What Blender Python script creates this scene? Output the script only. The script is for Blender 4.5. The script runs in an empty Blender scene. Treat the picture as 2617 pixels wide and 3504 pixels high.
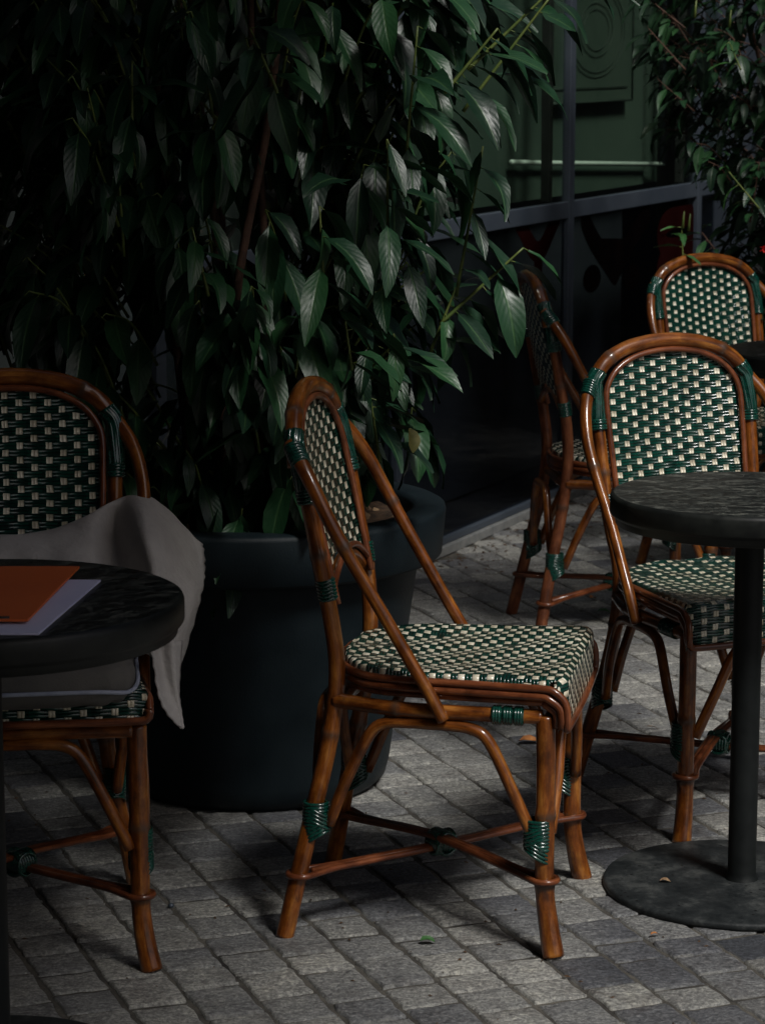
import bpy, math, random
from mathutils import Vector, Matrix
R = math.radians
random.seed(11)
scn = bpy.context.scene
C = scn.collection

# ------------------------------------------------------------------ camera
cd = bpy.data.cameras.new('camera'); cam = bpy.data.objects.new('camera', cd); C.objects.link(cam)
cam.location = (0, 0, 1.5); cam.rotation_euler = (R(80), 0, 0)
cd.sensor_fit = 'HORIZONTAL'; cd.sensor_width = 24; cd.lens = 82.8
cd.clip_start = 0.1; cd.clip_end = 500
cd.dof.use_dof = True; cd.dof.focus_distance = 4.75; cd.dof.aperture_fstop = 11
scn.camera = cam

# ------------------------------------------------------------------ light
SUN_EL, SUN_ROT = R(52), R(147)
w = bpy.data.worlds.new('World'); scn.world = w; w.use_nodes = True
nt = w.node_tree; bg = nt.nodes['Background']; sky = nt.nodes.new('ShaderNodeTexSky')
sky.sky_type = 'NISHITA'; sky.sun_disc = False; sky.sun_elevation = SUN_EL; sky.sun_rotation = SUN_ROT
sky.air_density = 1.0; sky.dust_density = 4.0; sky.ozone_density = 1.0
nt.links.new(sky.outputs[0], bg.inputs[0]); bg.inputs[1].default_value = 0.05
sl = bpy.data.lights.new('sun', 'SUN'); sun = bpy.data.objects.new('sun', sl); C.objects.link(sun)
sl.energy = 2.6; sl.angle = R(13); sl.color = (1.0, .98, .95)
sd = Vector((math.sin(SUN_ROT)*math.cos(SUN_EL), math.cos(SUN_ROT)*math.cos(SUN_EL), math.sin(SUN_EL)))
sun.rotation_euler = sd.to_track_quat('Z', 'Y').to_euler()
scn.view_settings.view_transform = 'Standard'; scn.view_settings.look = 'None'
scn.view_settings.exposure = 0.17; scn.view_settings.gamma = 1.0

# ------------------------------------------------------------------ node helper
class N:
    """tiny expression builder on a node tree"""
    def __init__(s, t, o): s.t, s.o = t, o
    def m(s, op, b=None, c=None, clamp=False):
        n = s.t.nodes.new('ShaderNodeMath'); n.operation = op; n.use_clamp = clamp
        s.t.links.new(s.o, n.inputs[0])
        for i, x in ((1, b), (2, c)):
            if x is None: continue
            if isinstance(x, N): s.t.links.new(x.o, n.inputs[i])
            else: n.inputs[i].default_value = x
        return N(s.t, n.outputs[0])
    def __add__(s, b): return s.m('ADD', b)
    def __sub__(s, b): return s.m('SUBTRACT', b)
    def __mul__(s, b): return s.m('MULTIPLY', b)
    def __truediv__(s, b): return s.m('DIVIDE', b)
    def __lt__(s, b): return s.m('LESS_THAN', b)
    def __gt__(s, b): return s.m('GREATER_THAN', b)
def mat(name, rough=.5, col=(.5,.5,.5), metal=0, spec=.5, coat=0):
    m = bpy.data.materials.new(name); m.use_nodes = True; t = m.node_tree; p = t.nodes['Principled BSDF']
    p.inputs['Base Color'].default_value = (*col, 1); p.inputs['Roughness'].default_value = rough
    p.inputs['Metallic'].default_value = metal; p.inputs['Specular IOR Level'].default_value = spec
    p.inputs['Coat Weight'].default_value = coat; p.inputs['Coat Roughness'].default_value = .12
    return m, t, p
def coord(t, kind='Object', scale=(1,1,1)):
    c = t.nodes.new('ShaderNodeTexCoord'); mp = t.nodes.new('ShaderNodeMapping'); mp.inputs['Scale'].default_value = scale
    t.links.new(c.outputs[kind], mp.inputs[0]); return mp.outputs[0]
def noise(t, vec, scale, detail=4, rough=.6, dist=0):
    n = t.nodes.new('ShaderNodeTexNoise'); n.inputs['Scale'].default_value = scale; n.inputs['Detail'].default_value = detail
    n.inputs['Roughness'].default_value = rough; n.inputs['Distortion'].default_value = dist
    t.links.new(vec, n.inputs['Vector']); return N(t, n.outputs[0])
def ramp(t, f, stops):
    r = t.nodes.new('ShaderNodeValToRGB'); t.links.new(f.o, r.inputs[0]); e = r.color_ramp.elements
    while len(e) < len(stops): e.new(.5)
    for i, (p, c) in enumerate(stops): e[i].position = p; e[i].color = (*c, 1) if len(c) == 3 else c
    return r.outputs[0]
def mix(t, f, a, b, mode='MIX'):
    n = t.nodes.new('ShaderNodeMix'); n.data_type = 'RGBA'; n.blend_type = mode
    if isinstance(f, N): t.links.new(f.o, n.inputs[0])
    else: n.inputs[0].default_value = f
    for i, x in ((6, a), (7, b)):
        if isinstance(x, tuple): n.inputs[i].default_value = (*x, 1)
        else: t.links.new(x, n.inputs[i])
    return n.outputs[2]
def bump(t, p, h, strength=.5, dist=.002, sock='Normal'):
    b = t.nodes.new('ShaderNodeBump'); b.inputs['Strength'].default_value = strength; b.inputs['Distance'].default_value = dist
    t.links.new(h.o, b.inputs['Height']); t.links.new(b.outputs[0], p.inputs[sock])
def island(t):
    g = t.nodes.new('ShaderNodeNewGeometry'); return N(t, g.outputs['Random Per Island'])
def uvxy(t, scale=(1,1,1)):
    s = t.nodes.new('ShaderNodeSeparateXYZ'); t.links.new(coord(t, 'UV', scale), s.inputs[0])
    return N(t, s.outputs[0]), N(t, s.outputs[1])

# ------------------------------------------------------------------ materials
def cane_mat(name, a, b, c, rough, coat):
    m, t, p = mat(name, rough, coat=coat); p.inputs['Coat Roughness'].default_value = .1; p.inputs['Specular IOR Level'].default_value = .2
    n1 = noise(t, coord(t, 'UV', (14, 3, 1)), 3.0, 6, .65)
    n2 = noise(t, coord(t, 'Object', (1, 1, 1)), 14.0, 4, .6)
    n3 = noise(t, coord(t, 'UV', (90, 5, 1)), 3.0, 3, .5)
    base = ramp(t, n1, [(.33, a), (.5, b), (.68, c)])
    dirt = ramp(t, n2, [(.36, (.28, .22, .18)), (.56, (1, 1, 1))])
    base = mix(t, .75, base, dirt, 'MULTIPLY')
    base = mix(t, .35, base, ramp(t, n3, [(.35, (.45, .4, .35)), (.6, (1, 1, 1))]), 'MULTIPLY')
    sc_ = ramp(t, noise(t, coord(t, 'Object', (1, 1, .4)), 38.0, 5, .7), [(.60, (0, 0, 0)), (.70, (1, 1, 1))]); sc2 = t.nodes.new('ShaderNodeSeparateColor'); t.links.new(sc_, sc2.inputs[0])
    base = mix(t, N(t, sc2.outputs[0])*.7, base, (.035, .014, .007))
    # dark growth rings where the mesh says a node of the cane is
    v = t.nodes.new('ShaderNodeVertexColor'); v.layer_name = 'node'
    sp = t.nodes.new('ShaderNodeSeparateColor'); t.links.new(v.outputs[0], sp.inputs[0])
    base = mix(t, (N(t, sp.outputs[0])*(n3+.35)).m('MINIMUM', 1.0), base, (.055, .035, .024))
    t.links.new(base, p.inputs['Base Color'])
    t.links.new((n2*.25+(rough-.08)).o, p.inputs['Roughness'])
    bump(t, p, n3+n1*.6, .25, .0015)
    return m
M = {}
M['cane'] = cane_mat('bamboo_cane', (.060, .016, .003), (.205, .058, .008), (.42, .165, .030), .34, .7)
M['core'] = cane_mat('thin_cane', (.08, .021, .008), (.18, .052, .019), (.28, .092, .034), .34, .6)
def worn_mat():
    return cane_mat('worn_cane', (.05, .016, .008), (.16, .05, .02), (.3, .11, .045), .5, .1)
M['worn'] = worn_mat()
m, t, p = mat('green_strand', .22, (.003, .035, .024), coat=.6)
n = noise(t, coord(t), 90, 2); t.links.new(ramp(t, n, [(.3, (.002, .022, .016)), (.7, (.004, .055, .038))]), p.inputs['Base Color']); M['green'] = m

def weave_mat(name, frac, pu=.025, pv=.0123, flip=False):
    m, t, p = mat(name, .3, coat=.7); p.inputs['Coat Roughness'].default_value = .16
    u, v = uvxy(t)
    if flip: u, v = v, u
    wob = noise(t, coord(t, 'UV', (1, 1, 1)), 17, 3)-.5
    U = (u+wob*.008)/pu+100.0; V = (v+wob*.007)/pv+100.0
    col, row = U.m('FLOOR'), V.m('FLOOR')
    fx, fy = U-col-.5, V-row-.5
    par = (col+row).m('MODULO', 2.0) > .5             # 1: the green weft passes over here
    ax = fx.m('ABSOLUTE')
    inw = ax < frac/2
    iv = inw*(par.m('SUBTRACT', 1).m('ABSOLUTE'))*(fy.m('ABSOLUTE') < .46)
    # heights
    st = (V*2.0).m('FRACT')-.5
    tube = ((st*st)*-4.0+1.0).m('MAXIMUM', 0.0).m('SQRT')
    wave = (fx*math.pi).m('COSINE')
    hg = tube*.75+wave*(par*2.0-1.0)*.5
    wst = ax/(frac/2)*2.0
    ws = (wst-wst.m('FLOOR')-.5)
    wt = ((ax-frac/4)/(frac/4)); wt = ((wt*wt)*-1.0+1.0).m('MAXIMUM', 0.0).m('SQRT')
    hi = wt*.6+(fy*math.pi).m('COSINE')*.7+.25
    h = hg+iv*(hi-hg)
    rnd = t.nodes.new('ShaderNodeTexWhiteNoise'); rnd.noise_dimensions = '2D'
    cb = t.nodes.new('ShaderNodeCombineXYZ'); t.links.new(col.o, cb.inputs[0]); t.links.new(row.o, cb.inputs[1]); t.links.new(cb.outputs[0], rnd.inputs[0])
    rn = N(t, rnd.outputs[0])
    iv = iv*(rn > .03); h = hg+iv*(hi-hg)
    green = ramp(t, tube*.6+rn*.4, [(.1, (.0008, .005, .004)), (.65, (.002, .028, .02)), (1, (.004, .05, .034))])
    ivory = ramp(t, rn*.5+noise(t, coord(t, 'UV', (1,1,1)), 220, 2)*.5, [(.2, (.62, .56, .41)), (.8, (.88, .82, .66))])
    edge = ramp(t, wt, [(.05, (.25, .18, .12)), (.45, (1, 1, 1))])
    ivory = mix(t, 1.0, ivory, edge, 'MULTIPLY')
    grime = ramp(t, noise(t, coord(t, 'Object'), 11, 4, .65), [(.35, (.5, .46, .40)), (.58, (1, 1, 1))]); ivory = mix(t, .7, ivory, grime, 'MULTIPLY')
    t.links.new(mix(t, iv, green, ivory), p.inputs['Base Color'])
    t.links.new((iv*.22+.2).o, p.inputs['Roughness'])
    bump(t, p, h, 1.0, .0026); bump(t, p, h, 1.0, .0030, 'Coat Normal')
    return m
M['weave'] = weave_mat('green_weave', .46)
M['weave_dense'] = weave_mat('ivory_weave_back', .62, .0245, .0134)
M['weave_seat_dense'] = weave_mat('ivory_weave_seat', .72, .0190, .0124)

m, t, p = mat('paving_stone', .62)
ob = coord(t); ri = island(t)
a = noise(t, ob, 9, 5, .65); b = noise(t, ob, 160, 6, .75); c_ = noise(t, ob, 3.2, 3, .5)
rr = ramp(t, ri*.85+(noise(t, ob, .9, 2, .5)-.5)*2.2+.14, [(0, (.050, .055, .066)), (.14, (.10, .104, .116)), (.34, (.17, .174, .178)), (.6, (.215, .217, .212)), (.85, (.275, .275, .26)), (1, (.31, .308, .29))])
base = mix(t, .8, rr, ramp(t, a, [(.28, (.5, .47, .46)), (.5, (1, 1, 1)), (.72, (1.35, 1.33, 1.25))]), 'MULTIPLY')
base = mix(t, .72, base, ramp(t, b, [(.36, (.28, .28, .29)), (.5, (1, 1, 1)), (.62, (2.0, 1.98, 1.9))]), 'MULTIPLY')
base = mix(t, .7, base, ramp(t, noise(t, coord(t, 'Object', (1, 1.8, 1)), 60, 4, .7), [(.38, (.5, .5, .5)), (.52, (1, 1, 1)), (.66, (1.5, 1.48, 1.42))]), 'MULTIPLY')
stain = ramp(t, noise(t, ob, 6.5, 3, .7, 1.2), [(.6, (0, 0, 0)), (.74, (1, 1, 1))])
sp_ = t.nodes.new('ShaderNodeSeparateColor'); t.links.new(stain, sp_.inputs[0])
base = mix(t, N(t, sp_.outputs[0])*.45, base, (.045, .032, .026))
u_, v_ = uvxy(t); eg = (u_-.5).m('ABSOLUTE').m('MAXIMUM', (v_-.5).m('ABSOLUTE')); eg = ((eg-.44)*18.0).m('MAXIMUM', 0.0).m('MINIMUM', 1.0)*((noise(t, ob, 26, 4, .7)-.42)*5.0).m('MAXIMUM', 0.0).m('MINIMUM', 1.0)
base = mix(t, eg*.6, base, (.34, .335, .30))
t.links.new(base, p.inputs['Base Color']); bump(t, p, b*.8+noise(t, ob, 45, 5, .7), 1.0, .007); M['stone'] = m
m, t, p = mat('joint_sand', .9)
ob = coord(t); a = noise(t, ob, 7, 5, .7); b = noise(t, ob, 260, 4, .7)
t.links.new(mix(t, .7, ramp(t, a, [(.35, (.018, .016, .014)), (.66, (.13, .12, .10))]), ramp(t, b, [(.3, (.4, .4, .4)), (.7, (1.3, 1.3, 1.3))]), 'MULTIPLY'), p.inputs['Base Color'])
bump(t, p, b, .8, .004); M['sand'] = m

def plain(name, a, b, rough, scale=12, bs=.2, bd=.002, metal=0, stretch=(1,1,1), coat=0, bscale=None, spec=.5):
    m, t, p = mat(name, rough, metal=metal, coat=coat, spec=spec); v = coord(t, 'Object', stretch)
    n = noise(t, v, scale, 5, .6); t.links.new(ramp(t, n, [(.32, a), (.68, b)]), p.inputs['Base Color'])
    t.links.new((n*.2+rough-.1).o, p.inputs['Roughness'])
    bump(t, p, noise(t, v, bscale or scale*8, 4, .6), bs, bd); return m
M['pot'] = plain('slate_blue_plastic', (.0030, .0075, .0105), (.0085, .016, .020), .55, 7, .25, .002, bscale=300, spec=.3)
M['soil'] = plain('potting_soil', (.03, .018, .010), (.16, .09, .045), .95, 40, 1, .01)
M['bark'] = plain('bark_chip', (.16, .09, .045), (.4, .27, .15), .8, 60, .8, .004)
M['metal'] = plain('grey_blue_aluminium', (.045, .058, .078), (.072, .088, .110), .45, 3, .08, .001, metal=.3, bscale=200)
M['metal_light'] = plain('bare_aluminium_strip', (.20, .21, .21), (.34, .34, .33), .45, 30, .3, .001, metal=.4)
M['black_iron'] = plain('black_painted_iron', (.0055, .0068, .007), (.010, .012, .012), .5, 25, .2, .001, spec=.2)
M['wall'] = plain('rendered_wall', (.014, .017, .018), (.026, .029, .030), .85, 3, .4, .004)
M['house'] = plain('far_plaster', (.05, .05, .05), (.075, .073, .07), .85, 1.5, .4, .004)
M['added_canopy'] = plain('dark_canvas', (.03, .035, .035), (.045, .05, .05), .9, 8, .3, .002)
M['bark_stem'] = plain('brown_stem', (.045, .022, .014), (.11, .055, .034), .8, 40, .6, .003)
M['green_stem'] = plain('green_stem', (.06, .10, .02), (.13, .16, .035), .5, 30, .3, .001)
M['blanket'] = plain('grey_fleece', (.34, .32, .31), (.43, .41, .395), .95, 9, .8, .004, bscale=75)
M['cushion'] = plain('taupe_cotton', (.09, .086, .08), (.13, .122, .11), .9, 14, .5, .002, bscale=350)
M['piping'] = plain('pale_piping', (.28, .31, .40), (.38, .41, .50), .7, 40, .2, .001)
M['folder'] = plain('orange_card', (.60, .11, .02), (.70, .15, .03), .6, 5, .15, .0005)
M['paper'] = plain('lilac_paper', (.62, .62, .88), (.70, .70, .92), .7, 5, .05, .0005)
M['ink'] = plain('black_vinyl', (.0015, .0012, .0015), (.003, .002, .002), .9, 9)
M['inkred'] = plain('dark_red_vinyl', (.008, .0015, .0015), (.014, .003, .003), .9, 5)
for k_ in ('ink', 'inkred'): M[k_].node_tree.nodes['Principled BSDF'].inputs['Specular IOR Level'].default_value = 0
M['board'] = plain('green_grey_board', (.036, .056, .047), (.060, .084, .068), .6, 1.4, .2, .002)
M['boardframe'] = plain('pale_frame', (.75, .82, .76), (.85, .9, .85), .4, 8, .1)
M['poster'] = plain('green_poster', (.042, .062, .051), (.056, .076, .062), .6, 3, .1)
M['posterline'] = plain('poster_line', (.020, .032, .026), (.03, .042, .035), .6, 8, .1)
M['inside'] = plain('dark_interior', (.012, .013, .015), (.03, .032, .036), .8, 3)
M['slate'] = plain('slate_backing', (.034, .040, .046), (.055, .062, .068), .8, 4)
M['edge'] = plain('worn_black_edge', (.005, .006, .006), (.016, .018, .016), .45, 30, .15, .001, spec=.3)
M['black'] = plain('black_rubber', (.01, .01, .01), (.02, .02, .02), .6, 20)
M['dryleaf'] = plain('dry_leaf', (.22, .07, .015), (.5, .2, .05), .7, 60, .5)
M['witherleaf'] = plain('withered_leaf', (.12, .12, .03), (.22, .20, .06), .6, 60, .4)
M['redflower'] = plain('red_petal', (.6, .01, .01), (.8, .03, .02), .5, 60)
# worn black bistro table top
m, t, p = mat('worn_black_top', .42, spec=.4); v = coord(t, 'Object', (1, 2.0, 1)); v2 = coord(t, 'Object', (1, 1, 1))
a = noise(t, v, 26, 7, .72, .9); b = noise(t, v2, 130, 4, .7); c_ = noise(t, v2, 3.5, 2, .5)
col = ramp(t, a*.75+b*.25, [(.40, (.004, .005, .006)), (.49, (.010, .012, .012)), (.55, (.05, .054, .047)), (.66, (.15, .152, .13))])
t.links.new(col, p.inputs['Base Color']); t.links.new(ramp(t, a, [(.35, (.25,.25,.25)), (.6, (.55,.55,.55))]), p.inputs['Roughness'])
bump(t, p, a, .2, .002); M['top'] = m
m, t, p = mat('pitted_black_plate', .55, spec=.25); v = coord(t)
a = noise(t, v, 12, 7, .8); vo = t.nodes.new('ShaderNodeTexVoronoi'); vo.inputs['Scale'].default_value = 55; t.links.new(v, vo.inputs['Vector'])
pit = N(t, vo.outputs[0]).m('LESS_THAN', .16)*(noise(t, v, 9, 2) > .5)
col = mix(t, pit, ramp(t, a, [(.35, (.007, .009, .010)), (.5, (.020, .023, .024)), (.64, (.060, .064, .062))]), (.004, .004, .004))
t.links.new(col, p.inputs['Base Color']); bump(t, p, noise(t, v, 90, 4, .7)-pit, .5, .002); M['plate'] = m
# glass
def glass_mat(name, tint, k):
    m = bpy.data.materials.new(name); m.use_nodes = True; t = m.node_tree; t.nodes.remove(t.nodes['Principled BSDF'])
    tr = t.nodes.new('ShaderNodeBsdfTransparent'); tr.inputs[0].default_value = (*tint, 1)
    gl = t.nodes.new('ShaderNodeBsdfGlossy'); gl.inputs['Roughness'].default_value = .03; gl.inputs[0].default_value = (k, k, k, 1)
    lw = t.nodes.new('ShaderNodeLayerWeight'); lw.inputs[0].default_value = .5; fr = N(t, lw.outputs['Facing']).m('POWER', 5.0)*.9+.04; mx = t.nodes.new('ShaderNodeMixShader')
    t.links.new(fr.o, mx.inputs[0]); t.links.new(tr.outputs[0], mx.inputs[1]); t.links.new(gl.outputs[0], mx.inputs[2])
    df = t.nodes.new('ShaderNodeBsdfDiffuse'); df.inputs[0].default_value = (.25, .25, .25, 1); mx2 = t.nodes.new('ShaderNodeMixShader')
    vo = noise(t, coord(t), 38, 2, .5); dust = (vo > .80)
    nn = noise(t, coord(t), 190, 3, .7); d2 = ((nn-.60)*2.0).m('MAXIMUM', 0.0)*.25
    t.links.new(d2.o, mx2.inputs[0]); t.links.new(mx.outputs[0], mx2.inputs[1]); t.links.new(df.outputs[0], mx2.inputs[2])
    t.links.new(mx2.outputs[0], t.nodes['Material Output'].inputs[0]); return m
M['glass_up'] = glass_mat('clear_glass', (.90, .96, .91), .55)
M['glass_low'] = glass_mat('smoked_glass', (.55, .57, .6), .28)
# foliage
def leaf_mat(name, c1, c2, c3, vein, rough):
    m, t, p = mat(name, rough, spec=.5)
    u, v = uvxy(t); ri = island(t); ax = (u-.5).m('ABSOLUTE')
    nz = noise(t, coord(t, 'Object'), 60, 4, .6)
    base = ramp(t, ri*.7+nz*.3, [(.15, c1), (.55, c2), (.9, c3)])
    rib = (ax*-14.0+1.0).m('MAXIMUM', 0.0)*.55
    sv = ((v*9.0-ax*5.0).m('FRACT')-.5).m('ABSOLUTE'); svl = (sv*-9.0+1.0).m('MAXIMUM', 0.0)
    f = (rib+svl*.05).m('MINIMUM', 1.0)
    base = mix(t, f, base, vein)
    t.links.new(base, p.inputs['Base Color'])
    t.links.new((nz*.22+rough-.08).o, p.inputs['Roughness'])
    bump(t, p, sv*-.35+nz*.5-rib*1.2, .3, .004)
    p.inputs['Subsurface Weight'].default_value = 0
    return m
M['leaf'] = leaf_mat('laurel_leaf', (.005, .020, .011), (.010, .042, .018), (.020, .072, .024), (.06, .13, .045), .37)
M['leaf2'] = leaf_mat('shrub_leaf', (.005, .022, .010), (.010, .040, .015), (.02, .07, .02), (.05, .10, .035), .40)
M['freshleaf'] = leaf_mat('fresh_leaf', (.02, .075, .02), (.03, .10, .025), (.05, .14, .03), (.10, .18, .06), .38)

# ------------------------------------------------------------------ mesh builder
class MB:
    def __init__(s): s.v, s.f, s.uv, s.nd = [], [], [], []
    def vert(s, p, nd=0): s.v.append(tuple(p)); s.nd.append(nd); return len(s.v)-1
    def face(s, idx, uv=None): s.f.append(tuple(idx)); s.uv.append(uv or [(0, 0)]*len(idx))
    def grid(s, P, UV=None, flip=False, closeu=False):
        n, k = len(P), len(P[0]); ids = [[s.vert(q) for q in r] for r in P]
        for i in range(n-1):
            for j in range(k-(0 if closeu else 1)):
                j2 = (j+1) % k; a = [ids[i][j], ids[i][j2], ids[i+1][j2], ids[i+1][j]]
                u = [UV[i][j], UV[i][j2], UV[i+1][j2], UV[i+1][j]] if UV else None
                if flip: a.reverse(); u = u[::-1] if u else None
                s.face(a, u)
        return ids
    def tube(s, pts, rad, seg=12, nodes=(), caps=True, flat=1.0, u0=None):
        pts = [Vector(q) for q in pts]; n = len(pts)
        if not hasattr(rad, '__len__'): rad = [rad]*n
        if nodes:            # finer rings so that the growth nodes of the cane show
            p2, r2 = [], []
            for i in range(n-1):
                k_ = max(1, int((pts[i+1]-pts[i]).length/.0045))
                for q in range(k_): p2.append(pts[i].lerp(pts[i+1], q/k_)); r2.append(rad[i]+(rad[i+1]-rad[i])*q/k_)
            pts, rad = p2+[pts[-1]], r2+[rad[-1]]; n = len(pts)
        u0 = random.random()*5 if u0 is None else u0
        L = [0]
        for i in range(1, n): L.append(L[-1]+(pts[i]-pts[i-1]).length)
        T = [(pts[min(i+1, n-1)]-pts[max(i-1, 0)]).normalized() for i in range(n)]
        up = Vector((0, 0, 1)) if abs(T[0].z) < .9 else Vector((0, 1, 0))
        nrm = (up-T[0]*up.dot(T[0])).normalized(); rings = []
        for i in range(n):
            nrm = (nrm-T[i]*nrm.dot(T[i])).normalized(); bn = T[i].cross(nrm); r = rad[i]; k = 0
            for q in nodes:
                d = abs(L[i]-q)
                if d < .012: r *= 1+.13*(1-d/.012); k = max(k, 1-d/.011)
            rings.append([s.vert(pts[i]+(nrm*math.cos(a)*flat+bn*math.sin(a))*r, max(0, k)) for a in [2*math.pi*j/seg for j in range(seg)]])
        for i in range(n-1):
            for j in range(seg):
                j2 = (j+1) % seg; ua, ub = j/seg*.1, (j+1)/seg*.1
                s.face([rings[i][j], rings[i][j2], rings[i+1][j2], rings[i+1][j]], [(ua, u0+L[i]), (ub, u0+L[i]), (ub, u0+L[i+1]), (ua, u0+L[i+1])])
        if caps:
            for e, (ring, rev) in enumerate(((rings[0], True), (rings[-1], False))):
                i0 = 0 if e == 0 else n-1; tdir = T[i0]*(-1 if e == 0 else 1)
                c = s.vert(pts[i0]+tdir*rad[i0]*.12)
                for j in range(seg):
                    a, b = ring[j], ring[(j+1) % seg]
                    s.face([c, b, a] if e == 0 else [c, a, b], [(0, u0)]*3)
    def ring(s, c, ax, rx, ry, r, xdir=None, seg=20, k=6):
        c, ax = Vector(c), Vector(ax).normalized()
        xd = Vector(xdir) if xdir is not None else (Vector((1, 0, 0)) if abs(ax.x) < .9 else Vector((0, 1, 0)))
        xd = (xd-ax*xd.dot(ax)).normalized(); yd = ax.cross(xd); P = []
        for i in range(seg):
            a = 2*math.pi*i/seg; o = xd*math.cos(a)+yd*math.sin(a); ce = c+xd*math.cos(a)*rx+yd*math.sin(a)*ry
            P.append([ce+(o*math.cos(b)+ax*math.sin(b))*r for b in [2*math.pi*j/k for j in range(k)]])
        P.append(P[0]); s.grid(P, closeu=True)
    def box(s, x0, x1, y0, y1, z0, z1, fr=None):
        q = [(x, y, z) for x in (x0, x1) for y in (y0, y1) for z in (z0, z1)]
        if fr: q = [fr(*a) for a in q]
        i = [s.vert(a) for a in q]
        for f in ((0, 1, 3, 2), (4, 6, 7, 5), (0, 4, 5, 1), (2, 3, 7, 6), (0, 2, 6, 4), (1, 5, 7, 3)): s.face([i[k] for k in f])
    def lathe(s, prof, c=(0, 0), seg=64):
        P = [[(c[0]+r*math.cos(2*math.pi*j/seg), c[1]+r*math.sin(2*math.pi*j/seg), z) for j in range(seg)] for r, z in prof]
        s.grid(P, closeu=True)
    def build(s, name, m, parent=None, smooth=True, loc=None):
        me = bpy.data.meshes.new(name); me.from_pydata(s.v, [], s.f)
        uvl = me.uv_layers.new(name='UVMap'); flat = [c for f in s.uv for q in f for c in q]; uvl.data.foreach_set('uv', flat)
        if any(s.nd):
            ca = me.color_attributes.new('node', 'FLOAT_COLOR', 'POINT'); ca.data.foreach_set('color', [c for k in s.nd for c in (k, k, k, 1)])
        me.materials.append(m); me.polygons.foreach_set('use_smooth', [smooth]*len(me.polygons)); me.validate(); me.update()
        o = bpy.data.objects.new(name, me); C.objects.link(o)
        if parent: o.parent = parent
        if loc: o.location = loc
        return o
def spline(pts, n=8):
    P = [Vector(p) for p in pts]; P = [P[0]*2-P[1]]+P+[P[-1]*2-P[-2]]; out = []
    for i in range(1, len(P)-2):
        a, b, c, d = P[i-1:i+3]
        for k in range(n):
            t = k/n; out.append(.5*((2*b)+(c-a)*t+(2*a-5*b+4*c-d)*t*t+(3*b-a-3*c+d)*t**3))
    out.append(P[-2]); return out
def bevel(o, wd=.004, seg=2):
    b = o.modifiers.new('bevel', 'BEVEL'); b.width = wd; b.segments = seg; b.limit_method = 'ANGLE'; return o
def thing(name, label, cat, loc=(0, 0, 0), rz=0, group=None):
    o = bpy.data.objects.new(name, None); C.objects.link(o); o.location = loc; o.rotation_euler = (0, 0, rz); o.empty_display_size = .1
    o['label'] = label; o['category'] = cat
    if group: o['group'] = group
    return o
def tag(o, label, cat, group=None):
    o['label'] = label; o['category'] = cat
    if group: o['group'] = group
    return o
def struct(o): o['kind'] = 'structure'; return o
def copy_tree(root, loc, rz, label):
    r = root.copy(); C.objects.link(r); r.location = loc; r.rotation_euler = (0, 0, rz); r['label'] = label
    for ch in root.children:
        c = ch.copy(); C.objects.link(c); c.parent = r
        for g in ch.children: d = g.copy(); C.objects.link(d); d.parent = c
    return r

# ------------------------------------------------------------------ glazing frame (plane of the shop front)
A = Vector((.179, 7.779, 0)); TD = Vector((.412, .911, 0)).normalized(); ND = Vector((.911, -.412, 0)).normalized()
def G(s, o, z): return A+TD*s+ND*o+Vector((0, 0, z))

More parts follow.
